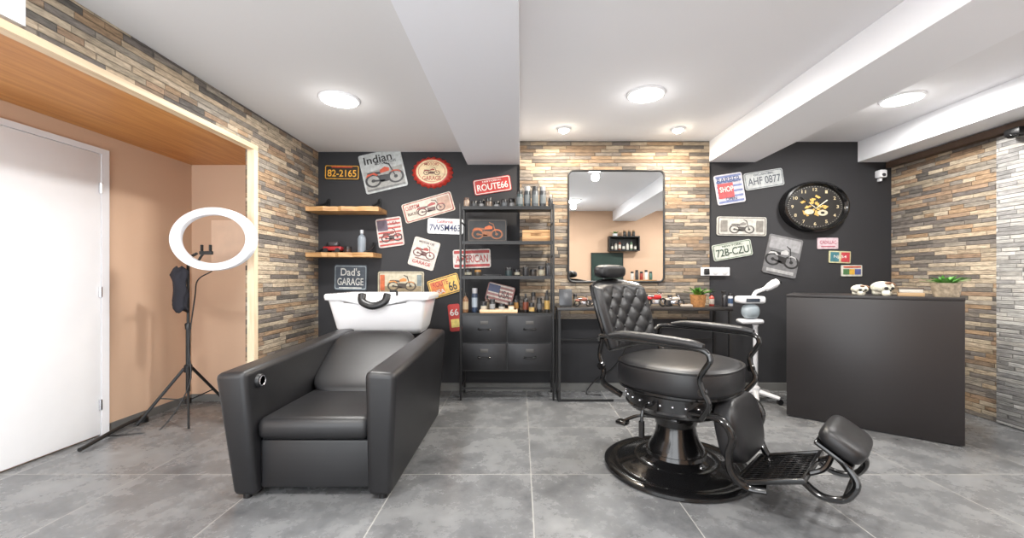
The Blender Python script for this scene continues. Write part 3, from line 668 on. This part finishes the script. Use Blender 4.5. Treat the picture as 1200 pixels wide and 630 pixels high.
wshelf(-1.30,PZ(243,3.85),'rustic wooden wall shelf with black metal brackets')
wshelf(-1.35,PZ(296,3.85),'rustic wooden wall shelf holding a bottle and a red tin')
# ---------------- small things ----------------
def bottle(x,y,z,R,h,c,cap=None,style='bottle',lab=None,label='small grooming product bottle',cat='bottle',name='bottle',group=None,rough=.3):
    r=root(name,(x,y,z),label,cat,group=group)
    m=C(*c,rough=rough)
    cm=C(*(cap or (24,24,26)),rough=.35)
    if style=='bottle':
        B().lathe([(0,0),(R*.95,0),(R,h*.04),(R,h*.62),(R*.8,h*.72),(R*.35,h*.8),(R*.35,h*.84),(0,h*.84)],seg=18).obj('body',m,r)
        B().lathe([(R*.42,h*.84),(R*.42,h*.98),(R*.36,h),(0,h)],seg=14).obj('cap',cm,r)
        l0,l1=.15,.55
    elif style=='can':
        B().lathe([(0,0),(R*.96,0),(R,h*.03),(R,h*.74),(R*.9,h*.78),(0,h*.78)],seg=18).obj('body',m,r)
        B().lathe([(R*.86,h*.781),(R*.88,h*.97),(R*.8,h),(0,h)],seg=18).obj('cap',cm,r)
        l0,l1=.2,.6
    elif style=='jar':
        B().lathe([(0,0),(R*.94,0),(R,h*.08),(R,h*.6),(R*.92,h*.64),(0,h*.64)],seg=20).obj('body',m,r)
        B().lathe([(R*1.02,h*.645),(R*1.02,h*.95),(R*.95,h),(0,h)],seg=20).obj('lid',cm,r)
        l0,l1=.15,.55
    elif style=='spray':
        B().lathe([(0,0),(R*.95,0),(R,h*.04),(R,h*.5),(R*.75,h*.64),(R*.35,h*.72),(0,h*.72)],seg=18).obj('body',m,r)
        b=B();b.lathe([(R*.42,h*.721),(R*.4,h*.82),(0,h*.82)],seg=12);b.box(-R*1.2,R*.5,-R*.25,R*.25,h*.85,h*.97,R*.1);b.box(-R*.2,R*.2,-R*.2,R*.2,h*.8,h*.87);b.box(-R*.95,-R*.75,-R*.15,R*.15,h*.68,h*.86);b.obj('trigger_head',cm,r)
        l0,l1=.12,.42
    if lab: B().lathe([(R*1.01,h*l0),(R*1.015,h*l0+.001),(R*1.015,h*l1),(R*1.01,h*l1)],seg=18).obj('paper_label',C(*lab),r)
    return r
zs=PZ(296,3.85)
bottle(PX(424,3.88),3.88,zs,.038,.215,(116,124,132),(160,164,168),'bottle',label='grey metal bottle standing on the wooden shelf')
bottle(PX(408,3.88),3.88,zs,.03,.06,(60,44,38),(30,30,30),'jar',label='small dark jar on the wooden shelf',cat='jar',name='jar')
r=root('toy_car',(PX(391,3.88),3.88,zs),'small red and dark vintage toy car on the wooden shelf','toy car')
B().box(-.085,.085,-.04,.04,.02,.06,.012).obj('body',C(140,36,40,.25),r);B().box(-.04,.05,-.034,.034,.0605,.105,.014).obj('cabin',C(60,56,58,.2),r)
for x in(-.055,.055):
    for y in (-.042,.042): B().lathe([(0,-.008),(.022,-.008),(.022,.008),(0,.008)],seg=14,M=Matrix.Translation((x,y,.022))@Matrix.Rotation(pi/2,4,'X')).obj('wheel',mRub,r)
G1='grooming products on the shelving unit'
def U(px,d=3.82): return PX(px,d)
z=ZS[0]
bottle(U(547),3.82,z,.026,.095,(140,120,104),(90,70,60),'can',label='small brown tin on the top shelf',cat='tin',name='tin',group=G1)
for i,px in enumerate((556,564,573,582,591,600)):
    bottle(U(px),3.82+.03*(i%2),z,.029,.065+.014*(i%3),[(60,62,64),(34,34,36),(92,80,70),(40,44,48),(70,74,78),(50,46,44)][i],None,'jar',(130,130,130) if i%2 else None,'small dark jar of hair wax','jar','jar',G1)
for i,px in enumerate((609,618,627,636)):
    bottle(U(px),3.80+.02*(i%2),z,.031,[.16,.20,.195,.20][i],[(54,66,68),(48,54,58),(70,74,78),(44,46,50)][i],[(30,30,30),(150,150,150),(30,30,32),(120,122,124)][i],'can',(96,102,104),'tall dark spray can on the top shelf','spray can','spray_can',G1)
bottle(U(645),3.80,z,.022,.12,(34,34,36),(170,170,170),'bottle',label='small black bottle beside the spray cans',group=G1)
sign(571,265,46,27,0,(24,24,24),[('b',(70,60,50)),('m',0,.0,.8,.8,(130,76,40),(190,92,40)),],'dark framed picture with orange motorcycle on the shelf','framed_picture','picture',d=3.86,z=ZS[1]+13.5*3.86/F+.003,group='pictures on the shelving unit')
r=root('wooden_crate',(U(628),3.82,ZS[1]),'small wooden crate with a grip slot on the shelf','crate')
hw=.125
B().box(-hw,hw,-.07,.07,0,.012).obj('bottom',mShelfW,r)
b=B();b.box(-hw,hw,-.075,-.062,.013,.05,.002);b.box(-hw,-.05,-.075,-.062,.051,.075);b.box(.05,hw,-.075,-.062,.051,.075);b.box(-hw,hw,-.075,-.062,.076,.105,.002);b.box(-hw,hw,.062,.075,.013,.105,.002);b.box(-hw,-hw+.012,-.061,.061,.013,.105);b.box(hw-.012,hw,-.061,.061,.013,.105);b.obj('slats',mShelfW,r)
for i,(px,c,h,R,st) in enumerate(((549,(40,40,42),.06,.032,'jar'),(560,(60,56,50),.055,.03,'jar'),(596,(38,52,54),.075,.03,'jar'),(606,(40,40,42),.06,.03,'jar'),(616,(30,30,32),.08,.028,'jar'),(625,(56,50,46),.06,.03,'jar'),(634,(120,110,96),.09,.026,'jar'),(642,(36,36,40),.12,.024,'can'))):
    bottle(U(px),3.80+.03*(i%2),ZS[2],R,h,c,(150,110,60) if i==1 else None,st,(140,136,120) if i%3==0 else None,'small dark tin of styling product','tin','tin',G1)
B().box(U(577)-.08,U(577)+.08,3.74,3.86,ZS[2],ZS[2]+.012,.003).obj('tray',mRub,label='flat black tray on the shelf',cat='tray')
tr=root('wooden_tray',(U(585),3.80,ZS[3]),'shallow wooden tray holding products on the shelf','tray')
B().box(-.17,.17,-.085,.085,0,.01).obj('base',mShelfW,tr)
b=B();b.box(-.17,.17,-.085,-.075,.0105,.03);b.box(-.17,.17,.075,.085,.0105,.03);b.box(-.17,-.16,-.0745,.0745,.0105,.03);b.box(.16,.17,-.0745,.0745,.0105,.03);b.obj('rim',mPineH,tr)
for i,(px,dd,c,cp,h,R,st,lb) in enumerate(((546,3.80,(120,84,56),(30,30,30),.18,.026,'bottle',(170,150,120)),(556,3.85,(44,60,84),(180,180,184),.22,.028,'can',(160,170,180)))):
    bottle(U(px),dd,ZS[3],R,h,c,cp,st,lb,'brown glass bottle on the metal shelf' if i==0 else 'blue spray can with silver cap',group=G1)
for i,(px,dd,c,h,R,st,lb) in enumerate(((567,3.77,(60,62,66),.09,.028,'jar',(180,170,150)),(577,3.79,(34,34,36),.11,.026,'can',(140,140,140)),(588,3.77,(170,166,156),.07,.028,'jar',None),(599,3.77,(140,100,50),.085,.026,'jar',(210,200,180)),(571,3.84,(90,70,60),.14,.024,'bottle',(150,140,120)),(605,3.84,(40,40,42),.14,.022,'bottle',(150,110,56)))):
    bottle(U(px,dd),dd,ZS[3]+.011,R,h,c,None,st,lb,'small jar standing in the wooden tray','jar','jar',G1)
for i,(px,dd,c,h,R,st,lb) in enumerate(((616,3.80,(28,26,24),.17,.026,'bottle',(110,54,36)),(623,3.75,(36,36,38),.09,.025,'jar',(170,140,84)),(632,3.82,(30,30,32),.13,.026,'can',(90,90,90)),(641,3.77,(30,28,26),.20,.024,'bottle',(160,130,70)),(625,3.88,(70,60,54),.18,.024,'can',(140,130,120)))):
    bottle(U(px,dd),dd,ZS[3],R,h,c,None,st,lb,'dark bottle of beard product on the shelf',group=G1)
sign(586,344,32,22,-14,(140,94,90),[('z',5,(190,182,172)),('r',-.25,.22,.42,.4,(50,60,96)),('t','USA',.15,0,.4,.4,(60,40,40))],'tilted striped plate leaning behind the bottles','license_plate','license plate',d=3.93,group='pictures on the shelving unit')
TZ=.834
r=root('card_holder',(PX(663,3.78),3.78,TZ),'dark grey tablet stand on the console table','stand')
B().box(-.05,.05,-.03,.03,0,.01,.002).obj('foot',mRub,r);B().box(-.06,.06,-.004,.004,.0,.15,.003,M=Matrix.Translation((0,0,.011))@Matrix.Rotation(math.radians(-12),4,'X')).obj('screen',C(60,62,66,.3),r)
def toymoto(x,y,c,lab,rz=0,s=1):
    r=root('toy_motorcycle',(x,y,TZ),lab,'toy motorcycle',group='toy vehicles on the console table',rz=rz)
    for u in(-.06*s,.06*s): B().tube([(u+.026*s*math.cos(a),0,.033*s+.026*s*math.sin(a)) for a in [2*pi*i/16 for i in range(16)]],.007*s,6,sm=0,closed=True).obj('wheel',mRub,r)
    b=B();b.sell((0.01*s,0,.07*s),(.04*s,.016*s,.017*s));b.sell((-.055*s,0,.062*s),(.03*s,.014*s,.012*s));b.obj('body',C(*c,rough=.25),r)
    b=B();b.box(-.03*s,.03*s,-.012*s,.012*s,.02*s,.052*s,.004);b.tube([(.06*s,0,.03*s),(.04*s,0,.095*s)],.004*s,6,sm=0);b.tube([(.035*s,-.035*s,.1*s),(.04*s,0,.095*s),(.035*s,.035*s,.1*s)],.004*s,6);b.sell((-.03*s,0,.078*s),(.03*s,.014*s,.008*s));b.obj('engine_frame',mChr,r)
toymoto(PX(683,3.78),3.78,(120,70,56),'small brown toy motorcycle on the console table',.3,.95)
toymoto(PX(768,3.76),3.76,(176,36,36),'red toy motorcycle on the console table',.2,1.25)
toymoto(PX(790,3.84),3.84,(176,166,156),'cream toy motorcycle on the console table',-.3,1)
toymoto(PX(699,3.88),3.88,(60,50,50),'dark toy motorcycle on the console table',.1,.8)
B().box(PX(742,3.8),PX(756,3.8),3.76,3.84,TZ,TZ+.03,.006).obj('hair_clipper_case',mRub,label='flat black clipper case on the console table',cat='case')
b=B();b.box(PX(797,3.72),PX(811,3.72),3.69,3.73,TZ,TZ+.025,.01);b.obj('hair_clipper',C(150,140,130),label='pale cordless hair clipper lying on the table',cat='hair clipper')
G2='grooming products on the console table'
for px,dd,c,h,R,st,lb in ((849,3.80,(30,30,34),.15,.024,'spray',None),(856,3.87,(180,180,184),.12,.022,'can',(60,80,110)),(834,3.88,(160,60,50),.12,.022,'bottle',(190,180,170)),(785,3.92,(60,60,64),.10,.024,'can',None),(758,3.92,(40,44,50),.11,.022,'bottle',None),(674,3.90,(70,66,60),.11,.022,'can',(150,140,120))):
    bottle(PX(px,dd),dd,TZ,R,h,c,None,st,lb,'product bottle standing on the console table',group=G2)
def plant(x,y,z,R,h,potm,lab,n,lh,lw,spread,gc,seed,rootname='potted_plant',prof=None):
    r=root(rootname,(x,y,z),lab,'plant');random.seed(seed)
    B().lathe(prof or [(0,0),(R*.8,0),(R*.85,h*.1),(R,h*.9),(R*1.04,h),(R*.92,h),(R*.9,h*.85),(0,h*.85)],seg=22).obj('pot',potm,r)
    t=bmesh.new()
    for i in range(n):
        a=random.uniform(0,2*pi);sp_=random.uniform(.1,1)*spread;L_=lh*random.uniform(.6,1.1);c=Vector((R*.5*random.random()*math.cos(a),R*.5*random.random()*math.sin(a),h*.84))
        dd=Vector((math.cos(a),math.sin(a),0));sd=Vector((-math.sin(a),math.cos(a),0));rows=[]
        for k,wf in enumerate((.5,1,.9,.55,.05)):
            f=k/4;p=c+dd*(sp_*f*f+.2*sp_*f)+Vector((0,0,L_*(f-.35*f*f*sp_/max(spread,.001))))
            rows.append((t.verts.new(p-sd*lw*wf),t.verts.new(p+Vector((0,0,-.15*lw))+dd*.1*lw),t.verts.new(p+sd*lw*wf)))
        for q,w_ in zip(rows,rows[1:]):
            t.faces.new((q[0],q[1],w_[1],w_[0]));t.faces.new((q[1],q[2],w_[2],w_[1]))
    B().add(t).obj('foliage',C(*gc),r,sharp=3)
    return r
plant(PX(818,3.78),3.78,TZ,.07,.11,mat('wicker_pot',(160,112,66),.8,var=.3,scale=60,bump=.8,bscale=90),'small green plant in a woven pot on the table',46,.095,.014,.11,(74,122,42),3)
# desk items
DZ=.968
mSk=mat('skull_paint',(224,214,198),.35,var=.5,scale=28)
mBr=C(112,78,54)
def skull(x,y,s,rz,lab):
    r=root('skull_ornament',(x,y,DZ),lab,'ornament',rz=rz,group='skull ornaments on the counter')
    B().sell((0.01*s,.0,.068*s),(.085*s,.075*s,.048*s),(1,1)).obj('cranium',mSk,r);B().box(-.065*s,0,-.07*s,-.02*s,.0,.045*s,.012*s).obj('jaw',mSk,r)
    B().sell((.03*s,.02*s,.03*s),(.07*s,.05*s,.03*s),(.6,.8)).obj('cranium_base',mSk,r)
    for a in((-.055,-.05),(-.005,-.068)): B().sell((a[0]*s,a[1]*s,.06*s),(.017*s,.014*s,.013*s)).obj('eye_socket',mRub,r)
    B().sell((-.035*s,-.068*s,.042*s),(.008*s,.008*s,.008*s)).obj('nose_hole',mRub,r)
    B().sell((.05*s,-.03*s,.085*s),(.035*s,.04*s,.025*s)).obj('brown_patch',mBr,r)
    B().sell((-.02*s,-.045*s,.10*s),(.025*s,.025*s,.012*s)).obj('brown_patch',mBr,r)
skull(2.645,3.03,.9,.5,'white skull ornament with brown patches on the counter')
skull(2.535,3.10,.68,.3,'smaller white and brown skull ornament on the counter')
r=root('card_box',(2.77,2.94,DZ),'small wooden box with stacked cards on the counter','box',rz=-.69)
B().box(-.07,.07,-.05,.05,0,.025,.003).obj('base',C(180,150,112),r);B().box(-.062,.062,-.045,.045,.026,.05,.002).obj('card_stack',C(200,196,186),r);B().box(-.066,.066,-.048,.048,.051,.061,.002).obj('lid',C(90,76,64),r)
plant(2.905,2.825,DZ,.078,.095,mat('speckled_pot',(164,150,130),.35,var=.45,scale=40),'succulent with green leaves in a speckled glass pot',54,.07,.015,.10,(98,158,74),8,'succulent_pot')
# ---------------- facial steamer ----------------
r=root('facial_steamer',(2.10,3.70,0),'white facial steamer on a wheeled column with jointed nozzle arm','steamer')
mSt=mat('steamer_white',(222,222,224),.3,var=.02)
for i in range(5):
    a=2*pi*i/5+.5;B().tube([(0,0,.09),(.19*math.cos(a),.19*math.sin(a),.055)],[.026,.016],8,sm=0).obj('base_leg',mSt,r)
    B().lathe([(0,-.012),(.024,-.012),(.024,.012),(0,.012)],seg=12,M=Matrix.Translation((.19*math.cos(a),.19*math.sin(a),.025))@Matrix.Rotation(pi/2,4,'X')).obj('caster',mRub,r)
B().lathe([(.04,.06),(.04,.12),(.020,.14),(.020,.66),(.028,.68),(0,.68)],seg=16,M=None).obj('column',mSt,r)
B().box(-.15,.05,-.06,.06,.69,.73,.018,3).obj('body',mSt,r);B().box(-.16,.06,-.07,.07,.87,.935,.022,4).obj('head_unit',mSt,r)
B().sell((-.05,-.01,.80),(.075,.055,.068),(.8,.8)).obj('water_jar',mat('jar_glass',(150,160,166),.08,var=.05,coat=.5),r)
B().box(-.12,.0,-.073,-.069,.885,.918,.002).obj('control_panel',C(60,66,74,.2),r)
b=B();b.tube([(-.02,0,.93),(.0,-.01,.97),(.04,-.03,.99),(.09,-.05,1.02)],.017,10);b.obj('nozzle_arm',mSt,r)
MN=Matrix.Translation((.07,-.04,1.0))@Matrix.Rotation(math.radians(58),4,'Y')
b=B();b.lathe([(.024,0),(.034,.04),(.038,.09),(.030,.12),(0,.12)],seg=18,M=MN);b.obj('nozzle',mSt,r)
b=B();b.lathe([(.031,.121),(.031,.135),(0,.135)],seg=18,M=MN);b.obj('nozzle_tip',mRub,r)
B().tube([(1.1,3.97,.78),(1.05,3.98,.5),(.9,3.97,.25),(.72,3.96,.12),(.62,3.9,.01),(.75,3.85,.008)],.006,6).obj('power_cable',mRub,label='thin black cable hanging below the console table',cat='cable')
# ---------------- behind the camera (seen in the mirror) ----------------
r=root('bottle_shelf',(2.03,-.17,1.64),'black open wall box shelf holding product bottles','shelf')
b=B();b.box(-.3,.3,-.075,.09,-.02,0);b.box(-.3,.3,-.075,.09,.25,.27);b.box(-.3,-.28,-.075,.09,0,.25);b.box(.28,.3,-.075,.09,0,.25);b.obj('frame',mMat,r)
B().box(-.28,.28,-.075,-.065,.0,.25).obj('back_panel',mRub,r)
for i in range(7):
    bottle(1.80+.076*i,-.15,1.64,.026,.13+.03*(i%3),[(60,50,46),(160,150,140),(120,60,40),(50,54,60),(190,186,180),(80,110,80),(50,44,40)][i],None,'bottle',(210,206,196),'hair product bottle in the black wall shelf',group='bottles in the wall shelf')
plant(1.86,-.15,1.911,.05,.05,mWhite,'small trailing green plant on the wall shelf',26,.06,.012,.1,(80,130,60),5)
for i in range(3): bottle(2.05+.09*i,-.16,1.911,.028,.12,(40,40,42),(150,120,80),'can',None,'dark can on top of the wall shelf',group='cans on the wall shelf')
r=root('chalkboard',(1.72,-.235,1.02),'dark green chalkboard panel hung on the peach wall','board')
B().box(-.31,.31,-.013,.008,0,.56).obj('panel',C(32,52,46),r)
b=B();b.box(-.32,.32,-.012,.016,-.012,0);b.box(-.32,.32,-.012,.016,.56,.572);b.box(-.32,-.31,-.012,.016,0,.56);b.box(.31,.32,-.012,.016,0,.56);b.obj('frame',mMat,r)
r=root('side_cabinet',(2.35,-.08,0),'tall pale cabinet by the peach wall holding bottles','cabinet')
B().box(-.25,.25,-.15,.15,0,1.03,.005).obj('body',mWhite,r);B().box(-.26,.26,-.155,.16,1.031,1.055,.003).obj('top',mShelfW,r)
for x in(-.12,.12): B().box(x-.11,x+.11,.151,.165,.05,1.0,.003).obj('door',mWhite,r)
for i in range(5): bottle(2.17+.09*i,-.05,1.056,.032,.16+.03*(i%2),[(200,196,190),(60,60,62),(150,60,50),(220,216,210),(70,100,90)][i],None,'can',None,'product bottle on the side cabinet',group='bottles on the side cabinet')
# ---------------- camera ----------------
cam=bpy.data.cameras.new('camera');cam.sensor_width=36;cam.lens=F/1200*36;cam.shift_x=-10/1200;cam.shift_y=10/1200;cam.clip_start=.02
co=bpy.data.objects.new('camera',cam);col.objects.link(co);co.location=(0,0,H);co.rotation_euler=(pi/2,0,0);sc.camera=co
